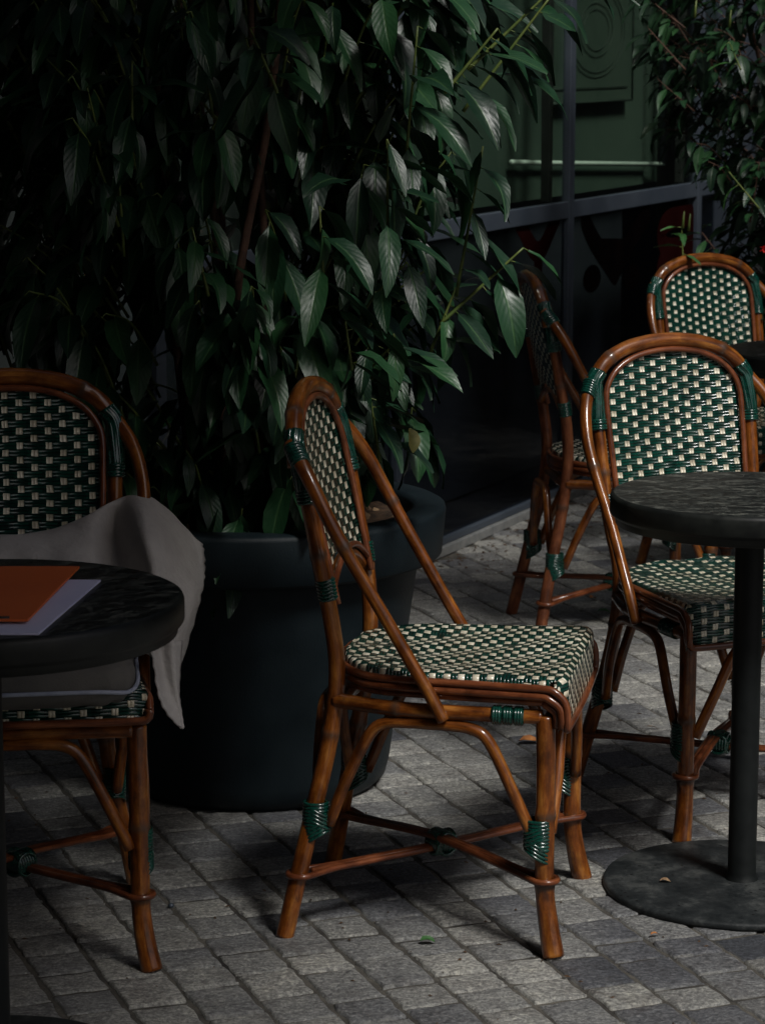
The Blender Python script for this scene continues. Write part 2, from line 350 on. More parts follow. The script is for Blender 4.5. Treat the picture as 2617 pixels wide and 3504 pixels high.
# ------------------------------------------------------------------ ground
b = MB(); ids = [b.vert(q) for q in ((-60, -60, -.0032), (60, -60, -.0032), (60, 60, -.0032), (-60, 60, -.0032))]; b.face(ids)
struct(b.build('ground', M['sand'], smooth=False))
b = MB(); ang = R(20.5); da = Vector((-math.sin(ang), math.cos(ang), 0)); db = Vector((math.cos(ang), math.sin(ang), 0))
rg = random.Random(5); cw = .1015
def zn(x, y): return .0022*math.sin(x*31+y*17)+.002*math.sin(x*13-y*23+1)
for ci in range(-31, 75):
    s0 = ci*cw; tt = -1+rg.random()*.12
    while tt < 11.5:
        ln = rg.choice([.082, .092, .098, .105, .112, .120, .138])+rg.uniform(-.006, .006)
        g1 = rg.uniform(.0012, .0034); ce = db*(s0+cw/2)+da*(tt+ln/2)
        if 2.0 < ce.y < 9.8 and -2.4 < ce.x < 3.4 and (ce-A).dot(ND) > .02:
            vis = -.17*ce.y-.25 < ce.x < .17*ce.y+.25
            K = 9 if vis else 5; tx, ty = rg.uniform(-.012, .012), rg.uniform(-.012, .012); dz = rg.uniform(-.0015, .002); sk = rg.uniform(-.05, .05)
            hw, hl = cw/2-g1, ln/2-g1*.9; P = []; UVs = []; jit = [rg.uniform(-.0036, .0022) for _ in range(K*4)]
            for i in range(K):
                row = []; uvr = []
                for j in range(K):
                    ring = min(i, j, K-1-i, K-1-j)
                    def q(k, h):
                        if k == 0: return -h
                        if k == K-1: return h
                        if K == 5: return (k-2)*(h-.004)
                        if k in (1, K-2): return math.copysign(h-.0025, k-4)
                        return (h-.007)*(k-4)/2
                    a, l = q(j, hw), q(i, hl)
                    rc = .008 if ring == 0 else .006       # rounded corners
                    ex, ey = max(0, abs(a)-(hw-rc)), max(0, abs(l)-(hl-rc)); dd = math.hypot(ex, ey)
                    if dd > rc: a -= math.copysign(ex*(1-rc/dd), a); l -= math.copysign(ey*(1-rc/dd), l)
                    if ring <= 2: a += jit[(i*3+(0 if j < K/2 else 5)) % len(jit)]*(a/hw)*abs(a/hw); l += jit[(j*5+(0 if i < K/2 else 7)) % len(jit)]*(l/hl)*abs(l/hl)
                    l += sk*a
                    pt = ce+db*a+da*l
                    z = -.012 if ring == 0 else (-.0012 if ring == 1 else rg.uniform(-.0009, .0009))+dz+tx*a+ty*l+.001
                    row.append((pt.x, pt.y, z)); uvr.append((.5+.5*a/hw, .5+.5*l/hl))
                P.append(row); UVs.append(uvr)
            b.grid(P, UVs)
        tt += ln
struct(b.build('paving', M['stone'], smooth=True))

# ------------------------------------------------------------------ shop front
sf = thing('shop_front', 'grey framed shop front glazing behind the chairs, green upper panes and dark lower panes', 'shop front', tuple(A))
def gp(name, m, s0, s1, o0, o1, z0, z1, parent=sf, bev=.003):
    b = MB(); b.box(s0, s1, o0, o1, z0, z1, lambda s, o, z: G(s, o, z)-A); o = b.build(name, m, parent, smooth=False)
    if bev: bevel(o, bev)
    return o
S0, S1 = -1.75, 2.68
for s0 in (-1.75, -.36, 1.03, 2.42): gp('mullion', M['metal'], s0, s0+.048, -.016, .012, .05, 3.0)
for s0 in (-.48, .91, 2.30): gp('mullion', M['black'], s0, s0+.035, -.045, -.016, 1.002, 3.0)
gp('column', M['metal'], 2.68, 2.86, -.08, .10, 0, 3.2)
segs = [(-1.69, -.361), (-.299, 1.029), (1.091, 2.419), (2.481, 2.68)]
for a0, a1 in segs:
    gp('rail', M['metal'], a0-.02, a1+.02, -.015, .009, .945, 1.0)
    gp('lower_pane', M['glass_low'], a0-.015, a1+.015, -.012, -.006, .035, .945, bev=0)
    gp('upper_pane', M['glass_up'], a0-.015, a1+.015, -.012, -.006, 1.0, 3.0, bev=0)
gp('base_strip', M['metal_light'], S0, S1, -.03, .022, 0, .028)
gp('base_strip', M['metal'], S0, S1, -.03, .008, .029, .05)
gp('header', M['metal'], S0, 2.86, -.1, .035, 3.0, 3.4)
gp('wall_above', M['house'], S0, 6.0, -1.0, .0, 3.4, 8.0)
gp('side_wall', M['wall'], 2.86, 6.0, -.3, .05, 0, 3.4)
gp('interior_back', M['inside'], S0, S1, -1.1, -1.0, 0, 3.0)
gp('lower_backing', M['slate'], S0+.1, 2.40, -.30, -.28, .03, .94)
gp('interior_floor', M['inside'], S0, S1, -1.0, -.05, .0, .02)
# pale green board standing behind the upper panes
bd = thing('display_board', 'pale green board with light frame standing behind the upper glass', 'board', tuple(G(1.5, -.2, 1.0)))
def gb(name, m, *a, parent=bd):
    b = MB(); bs = Vector(bd.location); b.box(*a, lambda s, o, z: G(s, o, z)-bs); return b.build(name, m, parent, smooth=False)
gb('panel', M['board'], .12, 2.40, -.22, -.20, .99, 2.95)
bs = Vector(bd.location)
b = MB(); b.tube([G(.98, -.175, 1.128)-bs, G(1.174, -.175, 1.118)-bs, G(2.56, -.175, 1.058)-bs], .008, 10); b.build('bottom_frame', M['boardframe'], bd)
b = MB(); b.tube([G(2.545, -.175, 1.06)-bs, G(2.545, -.175, 2.6)-bs], .011, 10); b.build('side_frame', M['metal'], bd)
gb('panel', M['board'], 2.40, 2.62, -.24, -.22, .99, 2.95)
# poster with rings
ps = thing('poster', 'faint square poster with ring emblem hanging behind the upper glass', 'poster', tuple(G(1.8, -.16, 1.5)))
gb('sheet', M['poster'], 1.30, 2.15, -.172, -.168, 1.31, 2.1, parent=ps).location = bs-Vector(ps.location)
b = MB(); pb = Vector(ps.location)
for a, c in (((1.30, 1.31), (2.15, 1.31)), ((2.15, 1.31), (2.15, 2.1)), ((1.30, 1.36), (2.1, 1.36))):
    b.tube([G(a[0], -.163, a[1])-pb, G(c[0], -.163, c[1])-pb], .004 if a[1] < 1.35 or a[0] > 2 else .002, 6)
b.build('border', M['posterline'], ps)
b = MB()
for rr_ in (.30, .27, .17, .13):
    b.tube([G(1.76+rr_*math.cos(q), -.165, 1.56+rr_*.55*math.sin(q))-pb for q in [2*math.pi*i/40 for i in range(41)]], .0014, 6, caps=False)
b.build('emblem', M['posterline'], ps)
# lettering on the lower panes
def letter(name, strokes, dots, m, label, wd=.042):
    b = MB(); o0 = .0
    for k, st in enumerate(strokes):
        pts = spline([G(s, .0, z) for s, z in st], 6); zz = -.004+.0006*k; L = []
        for i, q in enumerate(pts):
            tn = (pts[min(i+1, len(pts)-1)]-pts[max(i-1, 0)]).normalized(); sd_ = tn.cross(ND)*wd
            L.append((q+sd_, q-sd_, q+sd_*.7, q-sd_*.7, q))
        for sgn, tdist in ((0, 0),):
            P = [[a+ND*(zz), c+ND*(zz)] for a, c, _, _, _ in L]; b.grid(P)
            P2 = [[a+ND*(zz-.001), c+ND*(zz-.001)] for a, c, _, _, _ in L]; b.grid(P2, flip=True)
        for e in (pts[0], pts[-1]):
            c = b.vert(e+ND*(zz+.0002)); r = [b.vert(e+ND*(zz+.0002)+(TD*math.cos(q)+Vector((0, 0, 1))*math.sin(q))*wd) for q in [2*math.pi*i/20 for i in range(20)]]
            for i in range(20): b.face([c, r[i], r[(i+1) % 20]])
    for s, z in dots:
        c = b.vert(G(s, -.003, z)); r = [b.vert(G(s, -.003, z)+(TD*math.cos(q)*1.9+Vector((0, 0, 1))*math.sin(q))*.047) for q in [2*math.pi*i/24 for i in range(24)]]
        for i in range(24): b.face([c, r[i], r[(i+1) % 24]])
    tag(b.build(name, m, smooth=False), label, 'lettering', 'upside down letters on the lower shop glass')
letter('window_lettering', [[(1.225, .925), (1.32, .85), (1.534, .725)], [(1.534, .725), (1.68, .82), (1.86, .905)], [(1.37, .815), (1.66, .795)]], [(1.298, .725), (1.708, .700)], M['ink'], 'dark upside down letter A with two round dots below it')
letter('window_lettering', [[(2.38, .62), (2.39, .75), (2.38, .88)], [(2.36, .88), (2.12, .875), (2.03, .83), (2.10, .775), (2.34, .765)], [(2.34, .76), (2.10, .745), (2.03, .69), (2.12, .63), (2.36, .615)]], [], M['inkred'], 'dark reddish mirrored letter B above the far chair', .04)
letter('window_lettering', [[(.62, .955), (.79, .85), (.95, .95)], [(.79, .85), (.79, .72)]], [], M['inkred'], 'dark letter Y beside the mullion, partly behind laurel leaves', .035)

# stone wall at the back left
b = MB(); rg = random.Random(3)
for k in range(14):
    x = -6.0+(.35 if k % 2 else 0)
    while x < -.62:
        ln = rg.uniform(.7, 1.1); x1 = min(x+ln, -.6); b.box(x+.004, x1-.004, 7.95+rg.uniform(0, .004), 8.3, k*.3+.004, k*.3+.296); x = x1
o = b.build('stone_wall', M['wall'], smooth=False); bevel(o, .006); o.parent = None
sw = tag(o, 'dark grey wall of long stone blocks seen through the leaves at far left', 'wall')
# houses added outside the frame: they shade the left and are mirrored in the glass
def house(x0, x1, y0, y1, h, label):
    t_ = thing('added_building', label, 'added_building', ((x0+x1)/2, (y0+y1)/2, 0)); cx, cy = (x0+x1)/2, (y0+y1)/2
    b = MB(); b.box(x0-cx, x1-cx, y0-cy, y1-cy, 0, h); b.build('wall', M['house'], t_, smooth=False)
    b = MB(); b.box(x0-cx-.2, x1-cx+.2, y0-cy-.2, y1-cy+.2, h, h+.25); b.build('roof', M['inside'], t_, smooth=False)
    return t_
house(-6.5, -2.6, -7, 7.9, 7.5, 'plain dark house added out of view on the left for its shade')
house(4.6, 12, 8.5, 24, 7, 'plain dark house added out of view on the right to darken the glass reflection')
house(-12, 6, 13, 16, 8, 'plain dark house added out of view behind the shop')
house(-9, 1.6, -12, -2.2, 9, 'plain dark house added behind the viewer to block sky light')
house(4.2, 9, 3.6, 8.2, 6, 'plain dark house added out of view on the right to block sky light')
pr = thing('added_parasol', 'unseen square dark canopy on a pole, added to shade the ground by the far chairs', 'added_parasol', (2.75, 5.35, 0))  # added out of view, placed so its shade falls on the far paving
b = MB(); b.tube([(0, 0, 0), (0, 0, 3.15)], .035, 12); b.tube([(0, 0, 3.12), (-1.25, 0, 3.2)], .025, 10); b.build('pole', M['metal'], pr)
b = MB(); q = [(-2.35, -.5, 2.95), (-.25, -.5, 2.95), (-.25, .5, 2.95), (-2.35, .5, 2.95)]; ids = [b.vert(a) for a in q]+[b.vert((-1.3, 0, 3.2))]
for i in range(4): b.face([ids[i], ids[(i+1) % 4], ids[4]])
o = b.build('canopy', M['added_canopy'], pr, smooth=False); so = o.modifiers.new('thick', 'SOLIDIFY'); so.thickness = .008
aw = thing('added_canopy', 'unseen dark canvas added high over the left table to shade the left side', 'added_canopy', (-2.6, 0, 3.1))  # added overhead out of view to keep sun and sky off the left
b = MB(); b.grid([[(0, -4, .5), (0, 2.4, .5), (0, 4.7, .5)], [(3.72, -4, 0), (3.72, 2.4, 0), (3.05, 4.7, 0)]]); o = b.build('canvas', M['added_canopy'], aw, smooth=False)
so = o.modifiers.new('thick', 'SOLIDIFY'); so.thickness = .01
for y in (-3.9, 4.6):
    b = MB(); b.tube([(0, y, .44), (3.15, y, -.04)], .02, 10); b.build('arm', M['metal'], aw)

# ------------------------------------------------------------------ the bistro chair
def lerp(a, b, t): return a+(b-a)*t
def mir(pts, s): return [(p[0]*s, p[1], p[2]) for p in pts]
def seat_outline(bb):
    w_ = lerp(.178, .214, bb)
    if bb < .32: w_ *= (1-(1-bb/.32)**2.3)**(1/2.3)
    return w_
GRP = 'bistro chairs of cane and green weave around the tables'
def make_chair(label, loc, rz, lo=.390):
    root = thing('bistro_chair', label, 'chair', loc, rz, GRP)
    # back uprights + rear legs
    UP = [(.202, -.274, 0), (.186, -.256, .09), (.163, -.232, .21), (.148, -.205, .34), (.148, -.192, .455), (.165, -.198, .55), (.173, -.210, .62), (.177, -.232, .74), (.179, -.253, .838)]
    up_s = spline(UP, 5)
    for s in (1, -1):
        b = MB(); pts = mir(up_s, s); n_ = len(pts); rr = [lerp(.0158, .0132, i/(n_-1)) for i in range(n_)]
        b.tube(pts, rr, 14, nodes=(.36, .68) if s > 0 else (.30, .60)); b.build('rear_leg', M['worn'] if False else M['cane'], root)
    # front legs, splayed foot
    FL = [(.198, .170, .41), (.199, .172, .30), (.200, .171, .20), (.200, .172, .11), (.206, .180, .05), (.216, .190, 0)]
    for s in (1, -1):
        b = MB(); pts = mir(spline(FL, 5), s); n_ = len(pts); rr = [lerp(.0166, .0160, i/n_) if i < n_*.6 else lerp(.0160, .0190, (i/n_-.6)/.4) for i in range(n_)]
        b.tube(pts, rr, 14, nodes=(.17, .29)); b.build('front_leg', M['cane'], root)
    # top arch
    AR = [(.187, -.252, .812), (.178, -.257, .845), (.150, -.264, .884), (.105, -.270, .909), (.055, -.273, .921), (0, -.274, .925)]
    arch = AR+mir(AR[:-1][::-1], -1); b = MB(); ap = spline(arch, 5); b.tube(ap, .0150, 16, nodes=(.10, .37)); b.build('top_rail', M['cane'], root)
    # arms
    ARM = [(.178, -.262, .852), (.190, -.251, .835), (.206, -.234, .811), (.219, -.212, .775), (.2255, -.188, .73), (.224, -.155, .67), (.2195, -.120, .61), (.217, -.088, .555), (.2165, -.056, .50), (.2165, -.026, .45), (.2165, .002, .398)]
    for s in (1, -1):
        b = MB(); pts = mir(spline(ARM, 5), s); n_ = len(pts); b.tube(pts, [lerp(.0138, .0108, min(1, i/n_*1.8)) for i in range(n_)], 14, nodes=(.20,)); b.build('arm', M['cane'], root)
    # inner cane and woven panel of the back
    def back_y(z, x):
        t_ = max(0, (z-.58)/.34); return -.2-.076*t_-.010*(1-(x/.16)**2)*math.sin(math.pi*min(1, max(0, t_)))
    top_in = [(.153, .825), (.146, .846), (.122, .873), (.085, .893), (.043, .903), (0, .906)]
    side_in = [(.150, .575), (.153, .66), (.156, .75), (.156, .815)]
    loop = [(x, z) for x, z in side_in]+[(x, z) for x, z in top_in[1:]]+[(-x, z) for x, z in top_in[:-1][::-1][:-1]]+[(-x, z) for x, z in side_in[::-1]]
    # inner rail (doubled thin cane)
    b = MB(); pl = spline([(x, back_y(z, x)+.010, z) for x, z in loop], 4); b.tube(pl, .0062, 10); b.build('inner_cane', M['core'], root)
    # bottom arch
    def bot(x): return .646-2.0*x*x
    for dz, r_, mname, yy in ((0, .0060, 'core', .012), (-.0145, .0090, 'cane', .003)):
        b = MB(); pts = [(x, back_y(.62, x)+yy, bot(x)+dz) for x in [lerp(.158, -.158, i/24) for i in range(25)]]; b.tube(pts, r_, 12); b.build('lower_rail', M[mname], root)
    # woven panel: columns from bottom arch to top arch
    def topz(x):
        x = abs(x)
        for (x1, z1), (x0, z0) in zip(top_in[:-1], top_in[1:]):
            if x0 <= x <= x1: return lerp(z0, z1, (x-x0)/(x1-x0))
        return .82
    P, UV = [], []
    for i in range(41):
        x = lerp(-.152, .152, i/40); r1, r2 = [], []; z0, z1 = bot(x), topz(x)-.001
        for j in range(31):
            z = lerp(z0, z1, j/30); r1.append((x, back_y(z, x)+.004, z)); r2.append((x, z))
        P.append(r1); UV.append(r2)
    b = MB(); b.grid(P, UV, flip=True); P2 = [[(x, y-.006, z) for x, y, z in r] for r in P]; b.grid(P2, UV)
    b.build('woven_back', M['weave'], root)
    # seat
    P, UV = [], []; bs_ = [0, .004, .012, .025, .045, .07, .1, .13, .17, .21, .25, .29]+[.32+.68*i/14 for i in range(15)]
    rows = []; vv = 0; last = None
    for bb in bs_: rows.append((bb, -.200+.390*bb, 0, 0))
    for k in range(1, 6): rows.append((1, .190+.018*math.sin(k/5*math.pi/2), -.018*(1-math.cos(k/5*math.pi/2)), k))
    for k in range(1, 5): rows.append((1, .208, -.018-(.4595-lo-.004)/4*k, 5+k))
    for (bb, y, dz, k) in rows:
        w_ = max(.002, seat_outline(bb)); row, uvr = [], []; 
        if last is not None: vv += math.hypot(y-last[0], dz-last[1])
        last = (y, dz)
        na = 28
        for i in range(-2, na+3):
            a = max(-1, min(1, -1+2*i/na)); x = a*w_; z = .4775; sag = .013*(1-a*a)**.8*(math.sin(math.pi*min(1, max(0, bb)))**.7 if bb < 1 else 0)
            lump = .0022*math.sin(x*55+y*38)*(1 if k == 0 else 0)*(1-abs(a)**4)
            z = z-sag+lump+dz; ed = max(0, abs(a)-.9)/.1
            z -= .005*ed*ed; yy = y
            if k > 0: yy -= .014*ed*ed
            if i < 0 or i > na:
                ex = (-i if i < 0 else i-na); x = math.copysign(w_+.004*ex/2, a); z -= .0045*ex
                if bb < .3: z = z
            if bb < .02: z -= .004
            row.append((x, yy, z)); uvr.append((x, vv))
        P.append(row); UV.append(uvr)
    rr0 = [(x, y, z-.016) for x, y, z in P[0]]; P.insert(0, rr0); UV.insert(0, [(u_, -.02) for u_, v_ in UV[0]])
    b = MB(); b.grid(P, UV); b.build('woven_seat', M['weave'], root)
    # under side board of the seat
    P = []
    for bb in bs_: w_ = max(.001, seat_outline(bb))-.006; P.append([(lerp(-w_, w_, i/8), -.196+.385*bb, .442) for i in range(9)])
    b = MB(); b.grid(P, flip=True); b.build('seat_underside', M['core'], root)
    # rim canes
    for dz, off, r_ in ((0, .004, .0068), (-.0135, .003, .0072), (-.025, -.004, .0065)):
        side = [(seat_outline(bb)+off, -.203+.390*bb, .4595+dz) for bb in [.0, .01, .03, .07, .13, .2, .3, .45, .6, .75, .88, .95]]
        side[0] = (0, -.207, .4595+dz); side[1] = (.05, -.205, .4595+dz)
        fy = .206+off*.4+dz*.6
        side += [(.2145+off, .186+dz*.6, .456+dz), (.2148+off, fy-.003, .438+dz*.7), (.2148+off, fy+.001, lo+.018), (.211+off, fy, lo+.004)]
        if dz == 0: front = [(.195, fy, lo), (.1, fy+.002, lo), (0, fy+.003, lo)]
        else: front = []
        pts = side+front
        if dz == 0: pts = pts+mir(pts[:-1][::-1], -1); b = MB(); b.tube(spline(pts, 3), r_, 10); b.build('rim_cane', M['core'], root)
        else:
            for s in (1, -1): b = MB(); b.tube(spline(mir(pts, s), 3), r_, 10); b.build('rim_cane', M['core'], root)
    # frame rods under the seat
    rods = [[(.150, -.195, .408), (.192, -.06, .408), (.200, .165, .408)], [(-.150, -.195, .408), (-.192, -.06, .408), (-.200, .165, .408)], [(.190, .180, .404), (-.190, .180, .404)], [(.145, -.19, .40), (-.145, -.19, .40)]]
    for q in rods: b = MB(); b.tube(spline(q, 8), .0130, 12, nodes=(.12,)); b.build('seat_rail', M['cane'], root)
    # U-shaped braces
    def brace(p0, p1, out):
        p0, p1 = Vector(p0), Vector(p1); d = (p1-p0); L = Vector((d.x, d.y, 0)); o_ = Vector(out)*.012; H_ = .386
        pts = [p0+o_*.3, lerp(p0, p1, .10)+o_, lerp(p0, p1, .21)+o_, lerp(p0, p1, .29)+o_, lerp(p0, p1, .40)+o_]
        zs = [p0.z, .285, .362, H_-.004, H_]
        pts2 = [lerp(p0, p1, .5)+o_]+[lerp(p0, p1, 1-k)+o_ for k in (.40, .29, .21, .10)]+[p1+o_*.3]
        zs2 = [H_]+[H_, H_-.004, .362, .285, p1.z]
        q = []
        for a, z in zip(pts+pts2, zs+zs2): q.append((a.x, a.y, z))
        b = MB(); b.tube(spline(q, 5), .0102, 12); b.build('brace', M['cane'], root)
    br, bf = (.157, -.214, .196), (.199, .155, .205)
    for s in (1, -1): brace((br[0]*s+.010*s, br[1]+.012, br[2]), (bf[0]*s+.004*s, bf[1]-.004, bf[2]), (s*.8, 0, 0))
    brace((.184, .176, .205), (-.184, .176, .205), (0, .7, 0)); brace((.140, -.224, .20), (-.140, -.224, .20), (0, -.7, 0))
    # crossed stretchers: a hairpin of cane round each leg with a rod between
    sr, sfp = (.182, -.250, .108), (.200, .172, .124)
    for q, s in enumerate((1, -1)):
        p0, p1 = Vector((sr[0]*s, sr[1], sr[2]+.004*q)), Vector((-sfp[0]*s, sfp[1], sfp[2]+.004*q)); d = (p1-p0).normalized(); n_ = d.cross(Vector((0, 0, 1))).normalized()
        gap = .0205; loop_ = []
        cz = Vector((0, 0, .014*(1 if q else -.2)))
        def side_pts(sg):
            mid = (p0+p1)/2+cz
            return [p0+d*.02+n_*gap*sg*.85, p0+d*.07+n_*.0095*sg, lerp(p0, mid, .6)+n_*.0082*sg, mid+n_*.008*sg, lerp(p1, mid, .6)+n_*.0082*sg, p1-d*.07+n_*.0095*sg, p1-d*.02+n_*gap*sg*.85]
        def endloop(c, dr, sgs): return [c+dr*gap*math.sin(a)+n_*gap*math.cos(a) for a in sgs]
        e1 = endloop(p1, d, [math.pi*k/6 for k in range(0, 7)]); e0 = endloop(p0, -d, [math.pi-math.pi*k/6 for k in range(0, 7)])
        pts = side_pts(1)+e1[:]+side_pts(-1)[::-1]+e0+[side_pts(1)[0]]
        b = MB(); b.tube(spline(pts, 3), .0058, 8, caps=False)
        b.tube([p0+d*.022, (p0+p1)/2+cz, p1-d*.022], .0075, 10); b.build('stretcher', M['core'], root)
    # green bindings: rings of strand
    def rings(name, pts, r, sr_=.0034, step=.0062, rx=None, tilt=None, xdir=None):
        P = spline(pts, 12); L = 0; nxt = 0; b = MB(); b.tube(P, r*.97, 12)
        if rx: b = MB()
        for i in range(1, len(P)):
            L += (P[i]-P[i-1]).length
            if L >= nxt:
                ax = (P[i]-P[i-1]).normalized()
                if tilt: ax = (ax+Vector(tilt)).normalized()
                b.ring(P[i], ax, rx or r, r, sr_, xdir=xdir); nxt += step
        return b
    def wrap(b): b.build('binding', M['green'], root)
    for s in (1, -1):
        wrap(rings('b', mir([(.1772, -.2345, .752), (.1775, -.238, .772)], s), .0158))
        cp = spline(mir([(.1775, -.238, .770), (.1785, -.246, .805), (.1768, -.256, .846), (.164, -.261, .868)], s), 6); b = MB(); b.tube(cp, .0163, 14)
        for q in range(9):
            th = 2*math.pi*q/9; L_ = []
            for i in range(len(cp)):
                tn = (cp[min(i+1, len(cp)-1)]-cp[max(i-1, 0)]).normalized(); e1 = Vector((0, 1, 0)); e1 = (e1-tn*e1.dot(tn)).normalized(); e2 = tn.cross(e1)
                tw_ = th+(i*.05*s); L_.append(cp[i]+(e1*math.cos(tw_)+e2*math.sin(tw_))*.0133)
            b.tube(L_, .0044, 6)
        wrap(b)
        if s > 0: wrap(rings('b', [(.182, -.258, .846), (.200, -.241, .820)], .0148, tilt=(.35, 0, -.2)))
        wrap(rings('b', mir([(.168, -.203, .586), (.1715, -.208, .622)], s), .0146))
        wrap(rings('b', mir([(.199, .08, .408), (.200, .135, .408)], s), .0138))
        # leg and brace bound together
        b = MB(); c0 = Vector(((bf[0]+.003)*s, bf[1]+.006, .205))
        for k in range(8):
            z = -.034+.0068*k; b.ring(c0+Vector((0, -.002, z)), Vector((0, .62 if k < 4 else -.5, 1)), .0245, .0185, .0031, xdir=(0, 1, 0))
        for k in range(9): b.ring(c0+Vector((0, 0, -.022+.006*k)), (0, 0, 1), .0205, .0175, .0034, xdir=(0, 1, 0))
        wrap(b)
        b = MB(); c0 = Vector((.166*s, -.226, .205))
        for k in range(8):
            z = -.034+.0068*k; b.ring(c0+Vector((0, .002, z)), Vector((-.1*s, -.62 if k < 4 else .5, 1)), .0250, .0185, .0031, xdir=(0, 1, 0))
        for k in range(9): b.ring(c0+Vector((0, 0, -.022+.006*k)), (0, 0, 1), .0205, .0175, .0034, xdir=(0, 1, 0))
        wrap(b)
    b = MB(); cc = Vector((0, -.036, .122))
    for q, dd_ in enumerate((Vector((-.38, .42, 0)), Vector((.38, .42, 0)))):
        for k in range(-3, 4): b.ring(cc+dd_.normalized()*.006*k, dd_, .0195, .0195, .0036)
    wrap(b)
    # short bolts
    for s in (1, -1):
        b = MB(); b.lathe([(.0001, .0), (.005, .0), (.005, .004), (.0001, .005)], seg=10); o = b.build('bolt', M['black'], root, loc=(.2205*s, -.006, .412)); o.rotation_euler = (0, R(90)*s, 0)
    return root

def set_mat(root, name, m):
    for c in root.children:
        if c.name.split('.')[0] == name and c.material_slots: c.material_slots[0].link = 'OBJECT'; c.material_slots[0].material = m
SC = 1.0
main_chair = make_chair('cane bistro chair standing alone in the centre, side on in front of the big pot', (.139, 4.465, 0), R(-100.6))
right_chair = copy_tree(main_chair, (.692, 5.12, 0), R(203.9), 'cane bistro chair facing us behind the right black table')
side_chair = copy_tree(main_chair, (.642, 6.77, 0), R(-83.3), 'dark weathered cane chair seen side on beside the shop glass, its top behind laurel leaves')
far_chair = copy_tree(main_chair, (1.056, 7.486, 0), R(207), 'farthest cane chair facing us by the shop column and small shrub')
left_chair = make_chair('cane bistro chair at far left with cushion and grey blanket', (-.617, 4.315, 0), R(186.8), .425)
left_chair.scale = (1, 1, 1.008)
hid_chair = copy_tree(main_chair, (-.70, 7.05, 0), R(170), 'chair added behind the big pot so that a scrap of weave shows')  # added stand-in for a scrap of weave taken as a reflection
far_chair.scale = (.975, .975, .966); right_chair.scale = (1, 1, .985)
for c in (main_chair, side_chair):
    set_mat(c, 'woven_back', M['weave_dense']); set_mat(c, 'woven_seat', M['weave_seat_dense'])
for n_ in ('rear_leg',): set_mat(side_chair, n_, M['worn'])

# ------------------------------------------------------------------ tables
def make_table(label, x, y, rad, h, rz=0, post=.0255, rb=.25):
    t_ = thing('bistro_table', label, 'table', (x, y, 0), rz, 'round black bistro tables')
    b = MB(); b.lathe([(.0001, h), (rad*.3, h), (rad*.6, h), (rad*.9, h), (rad-.007, h-.0005)], seg=96); b.build('table_top', M['top'], t_)
    b = MB(); b.lathe([(rad-.0071, h-.0006), (rad-.002, h-.003), (rad, h-.008), (rad, h-.034), (rad-.002, h-.038), (rad-.006, h-.040), (rad-.009, h-.044), (rad-.010, h-.054), (rad-.016, h-.056), (.0001, h-.056)], seg=96); b.build('table_edge', M['edge'], t_)
    b = MB(); b.lathe([(post, h-.056), (post, .3), (post, .03), (post+.002, .022), (post+.006, .0135)], seg=40); b.lathe([(.11, h-.0565), (.11, h-.066), (.03, h-.075)], seg=40); b.build('post', M['black_iron'], t_)
    b = MB(); b.lathe([(.0001, .017), (.1, .0165), (rb-.006, .0145), (rb-.0015, .013), (rb, .010), (rb, .003), (rb-.006, .0), (.0001, 0)], seg=96); b.build('base_plate', M['plate'], t_)
    return t_
make_table('round black table at right in front of the facing chair, disc base on the paving', .650, 4.59, .248, .725)
make_table('round black table in the left foreground carrying an orange folder', -.574, 3.70, .290, .725, R(40), rb=.215)
make_table('farthest round black table, only its rim showing at the right edge', 1.15, 6.83, .265, .725, R(70))

# things on the left table
def sheet(name, pts, z, th, m, label, cat, curl=0):
    b = MB(); c = Vector((sum(p[0] for p in pts)/4, sum(p[1] for p in pts)/4, z)); P = []
    n_ = 8
    for i in range(n_+1):
        row = []
        for j in range(n_+1):
            u_, v_ = i/n_, j/n_; a = Vector(pts[0]).lerp(Vector(pts[1]), v_); d = Vector(pts[3]).lerp(Vector(pts[2]), v_); q = a.lerp(d, u_)
            row.append((q.x-c.x, q.y-c.y, curl*((u_)**3)))
        P.append(row)
    b.grid(P, flip=False); b.grid([[(x, y, zz-th) for x, y, zz in r] for r in P], flip=True)
    ed = [P[0][j] for j in range(n_+1)]+[P[i][n_] for i in range(1, n_+1)]+[P[n_][j] for j in range(n_-1, -1, -1)]+[P[i][0] for i in range(n_-1, -1, -1)]
    b.grid([ed, [(x, y, zz-th) for x, y, zz in ed]])
    return tag(b.build(name, m, smooth=False, loc=tuple(c)), label, cat)
sheet('paper_sheet', [(-.668, 3.80, 0), (-.414, 3.80, 0), (-.459, 3.442, 0), (-.70, 3.442, 0)], .729, .0030, M['paper'], 'pale lilac paper sheets lying under the orange folder', 'paper')
fo = sheet('folder', [(-.76, 3.862, 0), (-.452, 3.862, 0), (-.480, 3.492, 0), (-.76, 3.492, 0)], .737, .0035, M['folder'], 'orange card folder lying on the left black table', 'folder')
b = MB(); b.box(-.012, .012, -.004, .004, -.0035, .001); b.build('clip', M['black'], fo, loc=(.095, -.178, .0008))
b = MB(); b.box(-.006, .006, -.003, .003, 0, .0006); b.build('printed_mark', M['ink'], fo, loc=(.012, .055, .0004))

